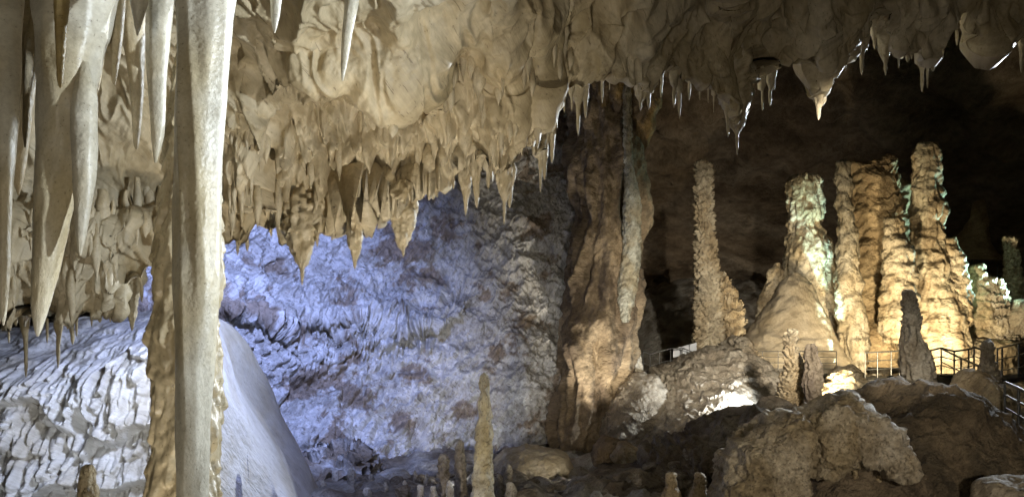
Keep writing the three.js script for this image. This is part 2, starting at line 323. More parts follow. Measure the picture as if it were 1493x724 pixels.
const ceilAt = (px, t) => { const i = Math.round((px - C0) / (C1 - C0) * CU), j = Math.round((V0 + t * (V1 - V0)) * CV), k = (j * (CU + 1) + i) * 3, a = ceilGeo.attributes.position.array; return [a[k], a[k + 1], a[k + 2]]; };

// ---------------------------------------------------------------- chamber walls and floor
{
  const rockD = (x, y, z) => { const b = ridge(x * 0.12, y * 0.16, z * 0.12, 4); return 2.6 * b + 0.9 * fbm(x * 0.4, y * 0.7, z * 0.4, 4) + 0.5 * (0.5 - worley(x * 0.35, y * 0.5, z * 0.35)); };
  const g = surface(260, 130, (u, v, p) => {
    const a = u * Math.PI * 2, b = (v - 0.5) * Math.PI * 0.999, c = Math.pow(Math.cos(b), 0.7);
    p[0] = 6 + 40 * c * Math.cos(a); p[1] = 9 + 20 * Math.sin(b); p[2] = -22 + 43 * c * Math.sin(a);
  }, (x, y, z) => rockD(x, y, z), (x, y, z, q) => { mixTone(BROWN, [0.3, 0.24, 0.17], sst(-0.3, 0.4, fbm(x * 0.15, y * 0.3, z * 0.15, 4)), q); speck(x, y, z, q, 1.5, 0.5); }, true);
  structure(add('cave_wall', g, M.rock), 'dark brown rock walls enclosing the far chamber');
}
const floorH = (x, z) => {
  const d = -z; let h = 0;
  h += 1.6 * sst(2.5, 9.5, x - 0.12 * (d - 20)) * (1 - sst(16, 25, d)) * sst(6, 12, d);      // rise on the near right
  h += 2.0 * sst(5, 11, x) * sst(25, 31, d);                                                 // terrace of the great stalagmites
  h += 5 * sst(44, 60, d) * sst(2, 14, x);
  h += 0.8 * sst(26, 19.5, d) * (1 - sst(3, 6, x));
  h -= 3.7 * (1 - sst(8, 16, d)) * (1 - sst(2, 8, x));
  return h;
};
{
  const g = surface(340, 240, (u, v, p) => {
    const d = 2 * Math.pow(34, v) - 6, x = lerp(-1, 1, u) * (8 + d * 0.85); p[0] = x + 2; p[2] = -d; p[1] = floorH(p[0], p[2]);
  }, (x, y, z) => { const r = sst(-7, 3, x); const h = 0.3 * fbm(x * 0.7, 0, z * 0.7, 3) + (0.14 + 0.45 * r) * (0.6 - worley(x * 0.9, y, z * 0.9)) * 1.2 + (0.05 + 0.2 * r) * ridge(x * 1.4, 1, z * 1.4, 4) + 0.05 * fbm(x * 5, y, z * 5, 3); return [0, h, 0]; },
  (x, y, z, q) => { mixTone([0.52, 0.49, 0.43], [0.24, 0.19, 0.13], sst(-0.2, 0.3, fbm(x * 0.4, y, z * 0.4, 4)), q); speck(x, y, z, q, 4, 0.4); });
  structure(add('cave_floor', g, M.rock), 'uneven dark floor of rubble and calcite crust');
}

// ---------------------------------------------------------------- calcite back wall
{
  const dep = table([[180, 22, 22.5, 22], [330, 25.5, 26, 25], [430, 28, 28.5, 27], [560, 30.5, 30.5, 28.5], [700, 31.5, 31, 29.5], [800, 32.5, 31.5, 29.8], [870, 33.5, 32, 31], [960, 38, 37, 36]]);
  const bot = table([[180, 760], [600, 730], [690, 690], [720, 662], [760, 652], [800, 645], [840, 625], [880, 620], [960, 620]]);
  const topY = 60;
  const g = surface(500, 380, (u, v, p) => {
    const px = lerp(180, 900, u), b = bot(px)[0], py = lerp(topY, b, v), c = dep(px), f = v * 2, i = f < 1 ? 0 : 1, d0 = lerp(c[i], c[i + 1], f - i);
    const wob = 14 * N(px * 0.012, 1, 5), lip = 462 + wob - 0.05 * (600 - px);
    let d = d0 - 0.9 * sst(lip - 60, lip, py) * (1 - sst(640, 720, px)) + 0.9 * sst(lip + 6, lip + 20, py) * (1 - sst(640, 720, px)) - 1.2 * sst(560, 690, py) * (1 - sst(560, 700, px));
    const q = P(px, py, d); p[0] = q[0]; p[1] = q[1]; p[2] = q[2];
  }, (x, y, z, nx, ny, nz, u, v) => {
    const px = lerp(180, 900, u), fl = 1 - sst(600, 730, px + 60 * N(y * 0.3, x * 0.3, 4));
    const low = sst(0.55, 0.66, v), qy = lerp(60, 720, v) + 25 * N(px * 0.01, 7, 3);
    let d = 0.9 * fbm(x * 0.18, y * 0.18, z * 0.18, 3) + 0.35 * ridge(x * 0.5, y * 0.6, z * 0.5, 3);
    d += fl * ((0.15 + 0.3 * low) * drips(x, y + 0.2 * N(x, y, z), 0.5, 0.9, 11) * sst(-0.35, 0.1, N(x * 0.3, y * 0.5, 9) + 0.3) + 0.2 * drips(x, y, 0.2, 0.5, 12) * sst(-0.3, 0.2, N(x * 0.5, y * 0.6, 19)) + 0.14 * (0.6 - worley(x * 3.4, y * 2.6, z * 3.4)) + 0.6 * drips(x, y, 0.17, 0.8, 13) * sst(430, 450, qy) * (1 - sst(500, 530, qy)) * (1 - sst(600, 660, px)));
    d += (1 - 0.6 * fl) * (0.35 * (0.6 - worley(x * 0.8, y * 1.1, z * 0.8)) + 0.1 * ridge(x * 2.4, y * 2.4, z * 2.4, 3));
    d += 0.16 * fbm(x * 2.6, y * 2.2, z * 2.6, 5) + 0.085 * ridge(x * 6, y * 4, z * 6, 2);
    return -d;
  }, (x, y, z, q) => {                                      // one matter everywhere: pale calcite with scattered rusty patches
    const b = fbm(x * 0.35, y * 0.45, z * 0.35, 5) * 1.1 - 0.17 + 0.35 * fbm(x * 2.5, y * 2.5, z * 2.5, 3);
    mixTone([0.68, 0.66, 0.62], [0.34, 0.27, 0.2], sst(-0.06, 0.2, b), q);
    speck(x, y, z, q, 3, 0.3);
  });
  structure(add('calcite_wall', g, M.wall), 'high back wall crusted with white calcite turning to brown rock');
}

// ---------------------------------------------------------------- rock buttress beside the wall
{
  const t = tag(new THREE.Group(), 'tall brown rock buttress standing against the calcite wall', 'rock column'); t.name = 'rock_buttress'; scene.add(t);
  const st = (x, y, z) => 0.55 * fbm(x * 0.5, y * 0.25, z * 0.5, 4) + 0.25 * ribs(x, y, z, 1.2, 0.16) + 0.12 * (0.6 - worley(x * 1.5, y * 1.1, z * 1.5)) + 0.1 * ridge(x * 2, y * 0.5, z * 2, 3) + 0.05 * fbm(x * 5, y * 3, z * 5, 3);
  const tone = toneOf([0.36, 0.275, 0.17], [0.17, 0.125, 0.08], 0.6, 0, 0.5);
  add('shaft', shaft([[20, 880, 50], [100, 880, 46], [200, 884, 45], [300, 886, 46], [400, 880, 50], [480, 872, 52], [560, 862, 52], [610, 850, 50], [645, 842, 40], [660, 840, 10]], 30, 150, 300, st, tone, { flat: 1.1 }), M.rock, t);
  const c = add('thin_column', shaft([[110, 914, 4], [150, 915, 6], [220, 916, 6], [262, 919, 8], [290, 922, 12], [360, 922, 13], [420, 915, 14], [470, 912, 5]], 28.3, 40, 160, (x, y, z) => 0.07 * fbm(x * 4, y * 3, z * 4, 3) + 0.03 * ribs(x, y, z, 3, 5), toneOf([0.5, 0.5, 0.42], [0.38, 0.33, 0.22], 1.5)), M.giant, t);
  c.userData = { label: 'slender pale green column grown onto the buttress' };
  for (const [px, py, len, w] of [[942, 217, 60, 14], [932, 200, 70, 16], [950, 180, 50, 16], [900, 170, 70, 20], [880, 160, 60, 18]])
    add('hanging_drape', shaft([[py - len, px, w], [py - len * 0.5, px, w * 0.8], [py - len * 0.2, px, w * 0.4], [py, px, 1]], 28.6, 30, 40, (x, y, z, r) => r * 0.5 * fbm(x * 3, y, z * 3, 3), toneOf(HONEY, BROWN, 1.2)), M.rock, t);
  const s = add('pale_stalagmite', shaft([[430, 915, 2], [440, 916, 5], [480, 917, 9], [510, 917, 14], [535, 917, 19], [560, 915, 24], [580, 915, 10]], 30, 70, 120, (x, y, z) => 0.14 * fbm(x * 2, y * 1.2, z * 2, 4) + 0.06 * ribs(x, y, z, 3, 0.8), toneOf(PALE, IVORY, 1)), M.giant);
  tag(s, 'pale pointed stalagmite at the foot of the brown buttress', 'stalagmite');
}

// ---------------------------------------------------------------- white terraced mound on the left
{
  const topE = table([[-140, 478], [0, 478], [60, 470], [140, 462], [200, 455], [240, 452], [300, 460], [325, 485], [350, 545], [380, 600], [410, 655], [430, 700], [445, 760]]);
  const prof = table([[0, 15.6], [0.08, 14.2], [0.2, 13.35], [0.45, 13.05], [1, 12.7]]);
  const g = surface(400, 290, (u, v, p) => {
    const px = lerp(-140, 445, u), e = topE(px)[0], side = sst(290, 430, px);
    if (v < 0.08) { const a = 1 - v / 0.08, c = P(px, e, prof(0)[0] + 3 * side); p[0] = c[0]; p[1] = c[1] - a * a * 4; p[2] = c[2] - a * 5; return; }
    const t = (v - 0.08) / 0.92, py = lerp(e, 840, t), d = prof(t)[0] + side * 3, c = P(px, py, d); p[0] = c[0]; p[1] = c[1]; p[2] = c[2];
  }, (x, y, z, nx, ny, nz, u, v) => {
    const px = lerp(-140, 445, u), sm = 1 - sst(322, 345, px), t = clamp((v - 0.08) / 0.92), dr = sst(0.1, 0.26, t);
    let d = 0.35 * fbm(x * 0.35, y * 0.35, z * 0.35, 3) + (0.3 - 0.15 * sm) * fbm(x * 0.7, y * 0.2, z * 0.7, 2) + 0.25 * (1 - sm) * ribs(x, y, z, 0.5, 0.2);
    d += sm * ((0.04 + 0.3 * dr) * tiers(x, y, 0, 1.0, 0.9, 0.5, 0.2) + (0.03 + 0.2 * dr) * drips(x, y, 0.26, 0.55, 21) + (0.02 + 0.14 * dr) * drips(x + 2, y, 0.12, 0.4, 22) + (0.1 - 0.1 * dr) * (0.7 - worley(x * 2.5, y * 2.5, z * 2.5)) + (0.02 + 0.03 * dr) * ribs(x + 0.05 * N(x * 2, y * 2, 0), y, 0, 3.6, 0.35));
    d += sm * 0.06 * fbm(x * 3, y * 3, z * 3, 3) + 0.01 * fbm(x * 12, y * 12, z * 12, 2);
    return [0, 0.25 * d, d];
  }, (x, y, z, q) => { mixTone([0.76, 0.75, 0.72], [0.62, 0.58, 0.5], sst(-0.2, 0.45, fbm(x * 0.6, y * 0.6, z * 0.6, 4)), q); speck(x, y, z, q, 5, 0.1); });
  tag(add('flowstone_mound', g, M.flow), 'white terraced flowstone mound fringed with drips beside the ivory column', 'flowstone');
}

// ---------------------------------------------------------------- columns and stalactites close by
const dripStyle = (f, amp) => (x, y, z, r, a) => r * 0.28 * drips(a * 0.1, y, 0.055, 0.2, 51) + r * amp * (0.8 * fbm(x * f, y * f * 0.25, z * f, 3) + 0.35 * fbm(x * f * 3, y * f * 2, z * f * 3, 2)) + Math.min(r, 0.03) * 0.15 * fbm(x * 22, y * 16, z * 22, 2);
const pearl = toneOf([0.7, 0.66, 0.54], [0.62, 0.53, 0.34], 1.2, -0.1, 0.1), amber = toneOf([0.6, 0.51, 0.34], [0.52, 0.43, 0.27], 1.5, 0, 0.15), cream = toneOf(IVORY, TAN, 1.1, 0, 0.18);
function hang(name, rows, d, mat, tone, label, cat, group, o = {}) {
  const w = Math.max(...rows.map(r => r[2])) * d / F, len = (rows[rows.length - 1][0] - rows[0][0]) * d / F;
  const top = P(rows[0][1], rows[0][0], d);
  const m = add(name, shaft(rows, d, o.seg ?? 28, o.rings ?? 50, o.style ?? dripStyle(o.f ?? 3, o.amp ?? 0.3), tone, { origin: top, flat: o.flat, lean: o.lean }), mat);
  m.position.set(...top);
  return tag(m, label, cat, group);
}
hang('ivory_column', [[-120, 300, 52], [-60, 299, 47], [0, 298, 40], [100, 294, 36], [200, 291, 33], [300, 288, 31], [400, 287, 31], [500, 284, 28], [600, 281, 24], [700, 280, 20], [800, 279, 20], [900, 276, 30]], 5, M.near, pearl,
  'smooth glistening ivory column tapering down past the white mound', 'cave column', null, { seg: 90, rings: 320, style: (x, y, z, r) => 0.022 * fbm(x * 3, y * 0.6, z * 3, 3) + 0.012 * ribs(x, y, z, 5, 0.25) + 0.002 * fbm(x * 26, y * 22, z * 26, 3) });
hang('tan_column', [[60, 276, 14], [160, 276, 26], [240, 276, 36], [300, 276, 45], [340, 274, 47], [420, 274, 46], [450, 272, 44], [500, 270, 48], [560, 272, 47], [640, 270, 46], [700, 268, 46], [800, 268, 52], [900, 268, 60]], 5.9, M.near, amber,
  'lumpy honey-coloured column standing behind the smooth ivory column', 'cave column', null, { seg: 90, rings: 260, style: (x, y, z, r, a) => 0.05 * fbm(x * 2.5, y * 1.2, z * 2.5, 4) + 0.06 * drips(0.24 * a, y, 0.09, 0.26, 31) + 0.025 * drips(0.24 * a + 1, y, 0.04, 0.12, 32) - 0.03 + 0.003 * fbm(x * 24, y * 20, z * 24, 2) });
const NEAR = [
  ['broad pale stalactite with a long leaning tip over the white mound', [[-90, 112, 70], [-40, 110, 60], [40, 105, 48], [130, 96, 38], [200, 90, 32], [300, 78, 26], [400, 64, 17], [450, 58, 11], [480, 55, 5], [490, 54, 1.5]], 5.5, pearl],
  ['white icicle-like stalactite beside the broad leaning one', [[90, 122, 6], [140, 123, 15], [170, 123, 17], [200, 123, 17], [260, 122, 14], [310, 119, 10], [350, 117, 5.5], [372, 116, 1.5]], 5.4, pearl],
  ['pale stalactite with a bent white tip left of the ivory column', [[-90, 236, 24], [0, 232, 19], [60, 229, 16], [120, 229, 13], [180, 230, 10], [210, 228, 7], [237, 226, 1.5]], 5.6, pearl],
  ['wavy tan stalactite with a narrow rounded tip', [[-90, 190, 24], [0, 193, 19], [60, 196, 15], [120, 199, 10], [180, 199, 6], [208, 198, 4], [217, 198, 1.5]], 5.9, cream],
  ['short blunt tan stalactite between two longer pale ones', [[-90, 150, 14], [0, 149, 11], [60, 146, 8], [110, 143, 4], [132, 142, 1.2]], 5.8, cream],
  ['slim tan stalactite next to the short blunt one', [[-90, 174, 14], [0, 171, 11], [60, 169, 8], [105, 167, 4], [124, 166, 1.2]], 5.7, cream],
  ['stubby white stalactite tip near the bent pale one', [[-90, 204, 18], [0, 202, 12], [25, 201, 7], [44, 200, 3], [52, 200, 1]], 5.2, pearl],
  ['thin orange stalactite in front of the broad pale one', [[-90, 90, 12], [0, 89, 10], [60, 88, 7], [100, 87, 5], [122, 87, 3], [128, 87, 1]], 4.9, toneOf([0.52, 0.4, 0.18], [0.46, 0.33, 0.13], 2)],
  ['tall pale stalactite with a thin white end at the far left', [[-90, 4, 30], [60, 6, 22], [180, 8, 15], [300, 6, 9], [400, 5, 7], [460, 4, 4], [474, 4, 1]], 5.6, pearl],
  ['dull tan stalactite with two curved ridges left of the broad one', [[-90, 42, 24], [60, 38, 18], [140, 34, 14], [220, 28, 10], [262, 26, 6], [284, 26, 1.2]], 6.2, cream],
  ['slender tan stalactite hooked to one side above the mound', [[0, 52, 3], [50, 48, 9], [90, 44, 10], [140, 40, 6], [190, 37, 4], [215, 36, 1]], 6.0, cream],
  ['glossy white stalactite tip hanging alone from the smooth ceiling', [[-90, 404, 12], [-20, 402, 9], [20, 401, 6], [40, 400, 3], [48, 400, 0.8]], 5.1, pearl],
  ['long stalactite merged into the smooth ceiling by a white ridge', [[-90, 520, 16], [0, 513, 10], [50, 506, 7], [95, 501, 4], [118, 499, 1]], 6.9, pearl],
];
for (const [label, rows, d, tone] of NEAR) hang('stalactite', rows, d, M.near, tone, label, 'stalactite', 'large stalactites hanging on the left', { seg: 40, rings: 120, style: (x, y, z, r, a) => r * 0.16 * fbm(x * 4, y * 1.2, z * 4, 3) + r * 0.08 * drips(a * 0.1, y, 0.07, 0.5, 52) + 0.002 * fbm(x * 24, y * 20, z * 24, 2) });
// fringe of the low left ceiling, the dripping centre and the right-hand edge: [tip px, tip py, length px, top half-width px, straw share]
const place = (list, label, group, d0, tone) => { for (const [px, py, len, w, straw, dd, own] of list) {
  const d = (dd ?? d0) , k = straw ?? 0.3, sw = Math.min(w * 0.4, 2.6), tx = px + rr(-1.5, 1.5), j = rr(-0.12, 0.12);
  hang('stalactite', [[py - len * 1.25, tx, w * 0.45], [py - len * 1.05, tx, w * 0.95], [py - len * 0.85, tx + 0.5, w * 1.05], [py - len * (0.6 + j), tx - 0.6, w * rr(0.72, 0.95)], [py - len * (k + 0.12), tx, w * 0.45], [py - len * k, px, sw], [py - len * k * 0.4, px, sw * 0.8], [py, px, 0.5]], d, M.drip, tone, own ?? label, 'stalactite', group,
    { seg: w > 8 ? 30 : 18, rings: w > 8 ? 50 : 28, f: 6, amp: w > 8 ? 0.75 : 0.5, flat: rr(0.6, 1) });
} };
const tipDepth = px => ceilDepth(px, 1) + 0.05;
const withD = (l) => l.map(([px, py, len, w, s, own]) => [px, py, len, w, s, tipDepth(px) + rr(-0.05, 0.25), own]);
place(withD([[37, 550, 130, 8, 0.35, 'honey-coloured stalactite with the longest straw tip above the white mound'], [84, 536, 110, 6, 0.3, 'long slim honey stalactite reaching low over the white mound'], [68, 500, 80, 5], [105, 502, 80, 7, 0.2], [98, 480, 60, 6], [111, 490, 70, 4], [133, 476, 70, 4, 0.2], [150, 456, 60, 5], [192, 482, 90, 13, 0.12, 'swollen honey stalactite with a short pointed tip near the lumpy column'], [12, 500, 70, 4], [160, 470, 60, 4], [174, 450, 60, 6], [206, 440, 60, 6], [22, 475, 50, 7], [52, 470, 50, 6], [145, 470, 60, 7, 0.15]]),
  'honey-tinted stalactite fringing the low ceiling above the white mound', 'stalactites over the white mound', 9.6, amber);
place(withD([[440, 416, 125, 22, 0.2, 'largest tongue-shaped stalactite hanging before the blue-lit wall'], [462, 360, 70, 9, 0.2], [517, 392, 95, 11, 0.12, 'flat blade-like stalactite between the tongue-shaped and the bulbous one'], [551, 326, 50, 7], [588, 374, 90, 17, 0.1, 'bulbous teardrop stalactite with a pointed end before the blue-lit wall'], [360, 366, 50, 6], [346, 372, 60, 8], [395, 345, 40, 5], [418, 330, 60, 6], [485, 340, 40, 6], [624, 286, 60, 8], [637, 288, 50, 5], [606, 300, 50, 6], [679, 314, 100, 10, 0.18, 'one of two paired stalactites, the longer, before the brown rock'], [695, 303, 100, 10, 0.16, 'one of two paired stalactites, the shorter, before the brown rock'], [735, 327, 130, 17, 0.25, 'heavy knobbly stalactite with a straw tip before the brown rock'], [743, 303, 60, 8, 0.2], [712, 275, 60, 8], [661, 275, 60, 7], [650, 262, 50, 5], [570, 310, 50, 7], [535, 318, 40, 6], [503, 325, 40, 6]]),
  'cream stalactite in the thick dripping fringe before the blue-lit wall', 'stalactites before the blue-lit wall', 10.8, cream);
place(withD([[761, 226, 50, 5], [788, 281, 110, 10, 0.35, 'stalactite with a white-rimmed edge and long straw beside the buttress'], [794, 262, 70, 6, 0.3], [805, 237, 80, 7, 0.2], [823, 164, 60, 5], [834, 162, 50, 4], [843, 198, 90, 8, 0.4], [854, 172, 80, 7, 0.2], [878, 150, 60, 5, 0.5], [889, 131, 40, 3, 0.6], [934, 161, 80, 15, 0.15, 'broad lobed stalactite in front of the slender green column'], [946, 160, 60, 6], [964, 142, 50, 4], [983, 157, 70, 6], [991, 173, 80, 6, 0.4], [1005, 146, 50, 5, 0.4]]),
  'cream stalactite with a thin tip hanging in front of the rock buttress', 'stalactites before the rock buttress', 11.8, cream);
place(withD([[1021, 146, 50, 5, 0.3], [1033, 150, 40, 3, 0.5], [1041, 164, 50, 3, 0.5], [1062, 199, 80, 7, 0.2], [1075, 226, 150, 24, 0.2, 'massive wedge-shaped stalactite above the plated stalagmite'], [1085, 73, 50, 5], [1112, 161, 60, 5, 0.5], [1123, 154, 60, 6, 0.3], [1129, 131, 50, 4], [1178, 100, 50, 4], [1194, 175, 110, 17, 0.15, 'wedge-shaped stalactite with a bright rim above the flat-topped stalagmite'], [1214, 125, 60, 6, 0.3], [1233, 101, 60, 6, 0.4], [1257, 109, 90, 10, 0.3], [1276, 72, 50, 8], [1284, 65, 50, 5], [1292, 110, 90, 14, 0.2], [1311, 99, 60, 5, 0.5], [1324, 91, 50, 7, 0.2], [1330, 86, 70, 6, 0.3], [1345, 134, 110, 14, 0.25, 'long lobed stalactite above the tallest stalagmite'], [1353, 128, 60, 4, 0.3], [1361, 104, 70, 9, 0.15], [1375, 84, 60, 5, 0.5], [1364, 57, 50, 5], [1396, 66, 60, 5, 0.3], [1404, 68, 60, 2.5, 0.5, 'straight straw stalactite in the gap of the ceiling edge'], [1409, 45, 50, 2, 0.5], [1452, 95, 80, 16, 0.25, 'wide pale curtain stalactite with a short straw in the dark'], [1467, 85, 60, 9, 0.3], [1440, 63, 60, 9], [1490, 106, 90, 10, 0.3], [1433, 50, 50, 7], [1475, 25, 40, 5], [1424, 40, 60, 8]]),
  'tan stalactite with a thin tip along the ceiling edge against the dark', 'stalactites against the dark chamber', 13.5, cream);
// short drips scattered over the dripping band of the ceiling
{
  let n = 0;
  const tone = cream;
  while (n < 120) {
    const left = rnd() < 0.3, px = left ? rr(-10, 250) : rr(330, 840), t = left ? rr(0.78, 0.93) : rr(0.66, 0.92);
    const [x, y, z] = ceilAt(px, t), d = -z, qx = CX + x / d * F, qy = HY - (y - EYE) / d * F, len = rr(16, 52) * (rnd() < 0.2 ? 1.4 : 1), w = rr(2.2, 6) * (rnd() < 0.2 ? 1.6 : 1);
    hang('drip_stalactite', [[qy - len * 0.9, qx + rr(-3, 3), w * 0.6], [qy - len * 0.4, qx + rr(-2, 2), w], [qy, qx, w * 1.1], [qy + len * 0.35, qx + rr(-1, 1), w * 0.75], [qy + len * 0.6, qx, Math.min(2, w * 0.35)], [qy + len * 0.8, qx, 0.4]], d + 0.02, M.drip, tone,
      left ? 'short drip stalactite crowding the low ceiling above the white mound' : 'short cream drip stalactite crowding the sloping ceiling before the blue-lit wall', 'stalactite', left ? 'short drips above the white mound' : 'short drips before the blue-lit wall', { seg: 12, rings: 18, f: 6, amp: 0.4 });
    n++;
  }
}

// ---------------------------------------------------------------- the great stalagmites
const plates = (per, amp) => (x, y, z, r) => amp * (tiers(-x * 1.0, -y, z, per, 1.6 / per, 0.6, 0.9) - 0.35) + 0.12 * fbm(x * 1.5, y, z * 1.5, 3) + 0.05 * fbm(x * 6, y * 6, z * 6, 2);
const lump = (x, y, z) => Math.pow(Math.max(0, 0.95 - worley(x, y, z)), 0.7);
const knobs = (f, amp) => (x, y, z, r, a) => amp * 1.2 * (lump(x * f, y * f * 1.5, z * f) - 0.4) + amp * 0.5 * (lump(x * f * 2.5, y * f * 3.4, z * f * 2.5) - 0.4) + 0.18 * fbm(x * 0.8, y * 0.6, z * 0.8, 3);
const drapes = amp => (x, y, z, r, a) => amp * 1.2 * (drips(a * 0.9, y, 0.3, 0.9, 41) - 0.3) + amp * 0.6 * drips(a * 0.9, y, 0.13, 0.5, 42) + 0.1 * fbm(x * 1.5, y, z * 1.5, 3) + 0.05 * fbm(x * 6, y * 4, z * 6, 2);
const smooth = (x, y, z) => 0.14 * fbm(x * 0.8, y * 0.8, z * 0.8, 3) + 0.02 * fbm(x * 5, y * 5, z * 5, 3);
const gTone = toneOf([0.58, 0.5, 0.36], [0.46, 0.36, 0.22], 0.7, 0, 0.3), gBrown = toneOf([0.5, 0.38, 0.22], [0.36, 0.26, 0.14], 0.7, 0, 0.3), gGrey = toneOf([0.42, 0.38, 0.31], [0.3, 0.25, 0.18], 1, 0, 0.35);
function giant(name, label, parts, cat = 'stalagmite', group) {
  const g = new THREE.Group(); g.name = numbered(name); const [, r0, d0] = parts[0], last = r0[r0.length - 1], o = P(last[1], last[0], d0);
  g.position.set(...o); scene.add(g); tag(g, label, cat, group);
  for (const [pn, rows, d, style, tone, seg = 76, rings = 110, mat = M.giant] of parts) { add(pn, shaft(rows, d, seg, rings, style, tone, { origin: o }), mat, g); }
}
const GG = 'great stalagmites on the terrace';
giant('plated_stalagmite', 'tall slim stalagmite of leaf-like plates with a lower lobe on one side', [
  ['spire', [[234, 1026, 4], [238, 1026, 10], [250, 1026, 12], [290, 1027, 12], [320, 1028, 12], [350, 1029, 13], [400, 1031, 16], [440, 1033, 18], [480, 1035, 21], [520, 1035, 25], [540, 1035, 20]], 35, plates(0.36, 0.3), gTone],
  ['lobe', [[395, 1050, 3], [405, 1052, 8], [430, 1059, 14], [455, 1066, 17], [475, 1069, 15], [500, 1060, 18], [530, 1058, 24], [545, 1058, 10]], 35.2, plates(0.4, 0.34), gTone]], 'stalagmite', GG);
giant('flat_topped_stalagmite', 'thick flat-topped stalagmite on a smooth cone, washed by pale green light', [
  ['shaft', [[254, 1172, 6], [257, 1172, 17], [266, 1173, 22], [280, 1174, 23], [312, 1175, 23], [328, 1172, 20], [340, 1176, 24], [358, 1180, 31], [400, 1180, 34], [430, 1180, 37], [470, 1180, 40], [500, 1180, 20]], 38, drapes(0.2), toneOf([0.62, 0.57, 0.46], [0.5, 0.42, 0.28], 0.7, 0, 0.25)],
  ['cone', [[398, 1160, 6], [415, 1160, 22], [440, 1158, 36], [470, 1155, 52], [500, 1152, 68], [525, 1152, 84], [550, 1152, 96]], 36.4, smooth, toneOf([0.42, 0.36, 0.27], [0.36, 0.3, 0.21], 0.6, 0, 0.1), 76, 90, M.flow],
  ['side_stub', [[383, 1134, 3], [390, 1134, 7], [410, 1132, 11], [440, 1124, 14], [480, 1120, 15]], 37.6, knobs(1.6, 0.2), gTone, 60, 90]], 'stalagmite', GG);
giant('knotted_stalagmite', 'narrow knotted stalagmite with a pale fluted foot in front of the broad one', [
  ['shaft', [[233, 1230, 3], [238, 1230, 8], [260, 1230, 10], [300, 1232, 11], [350, 1236, 13], [400, 1237, 16], [440, 1239, 18], [470, 1243, 20], [500, 1246, 18], [530, 1249, 14], [555, 1251, 10]], 35.4, (x, y, z, r, a) => y > 4.2 ? knobs(1.8, 0.2)(x, y, z, r, a) : drapes(0.16)(x, y, z, r, a), toneOf([0.5, 0.45, 0.35], [0.36, 0.3, 0.2], 1.2, 0, 0.3)]], 'stalagmite', GG);
giant('broad_stalagmite', 'broad cauliflower-like stalagmite mass with a stepped spire on one shoulder', [
  ['body', [[236, 1255, 6], [241, 1258, 22], [262, 1272, 36], [300, 1280, 42], [350, 1282, 45], [400, 1275, 46], [450, 1272, 50], [500, 1272, 56], [530, 1272, 60]], 38.5, knobs(1.1, 0.34), gBrown, 120, 190],
  ['spire', [[224, 1296, 3], [230, 1296, 8], [250, 1297, 11], [270, 1298, 14], [290, 1300, 18], [320, 1302, 20], [360, 1300, 20]], 37.6, plates(0.5, 0.16), gBrown, 70, 120]], 'stalagmite', GG);
giant('stepped_stalagmite', 'short stepped stalagmite glowing gold below and green on its side', [
  ['shaft', [[317, 1303, 3], [321, 1304, 9], [345, 1306, 14], [368, 1310, 20], [400, 1312, 22], [440, 1312, 24], [475, 1308, 21], [500, 1305, 14]], 35, knobs(1.5, 0.22), gTone]], 'stalagmite', GG);
giant('towering_stalagmite', 'tallest stalagmite with a rounded head and waisted trunk above the walkway', [
  ['shaft', [[208, 1351, 4], [211, 1351, 10], [222, 1351, 14], [250, 1352, 16], [290, 1352, 18], [310, 1355, 23], [330, 1352, 18], [352, 1352, 20], [380, 1355, 26], [420, 1360, 32], [460, 1364, 40], [500, 1362, 46], [530, 1362, 50]], 36, (x, y, z, r) => knobs(1.4, 0.22)(x, y, z, r) + 0.08 * ribs(x, y, z, 2.5, 0.5), toneOf([0.5, 0.44, 0.31], [0.36, 0.28, 0.17], 0.9, 0, 0.3), 110, 220],
  ['lobe', [[348, 1383, 3], [355, 1384, 8], [375, 1388, 13], [405, 1392, 16], [440, 1396, 18], [470, 1400, 14], [498, 1398, 8]], 35.6, knobs(1.8, 0.22), gTone, 80, 140]], 'stalagmite', GG);
giant('rugged_stalagmite', 'rugged golden stalagmite with twin humps behind the handrail', [
  ['hump', [[386, 1422, 3], [392, 1422, 9], [410, 1423, 15], [440, 1426, 21], [470, 1430, 26], [510, 1438, 36], [530, 1440, 40]], 37, knobs(1.5, 0.3), gTone],
  ['hump', [[404, 1451, 3], [410, 1451, 8], [440, 1455, 15], [470, 1458, 20], [510, 1462, 26]], 36.6, plates(0.5, 0.26), gGrey, 80, 120]], 'stalagmite', GG);
giant('small_golden_stalagmite', 'slim golden stalagmite beside the upper walkway at the edge', [['shaft', [[344, 1472, 2], [347, 1472, 7], [370, 1475, 9], [400, 1478, 11], [430, 1480, 13], [455, 1482, 14]], 39, plates(0.45, 0.16), gTone, 60, 120]], 'stalagmite', GG);
giant('far_stalagmite', 'dim conical stalagmite far back in the dark chamber', [['cone', [[291, 1429, 3], [295, 1429, 7], [318, 1428, 12], [338, 1422, 18], [356, 1412, 30], [380, 1410, 45]], 47, smooth, gBrown, 60, 90]]);

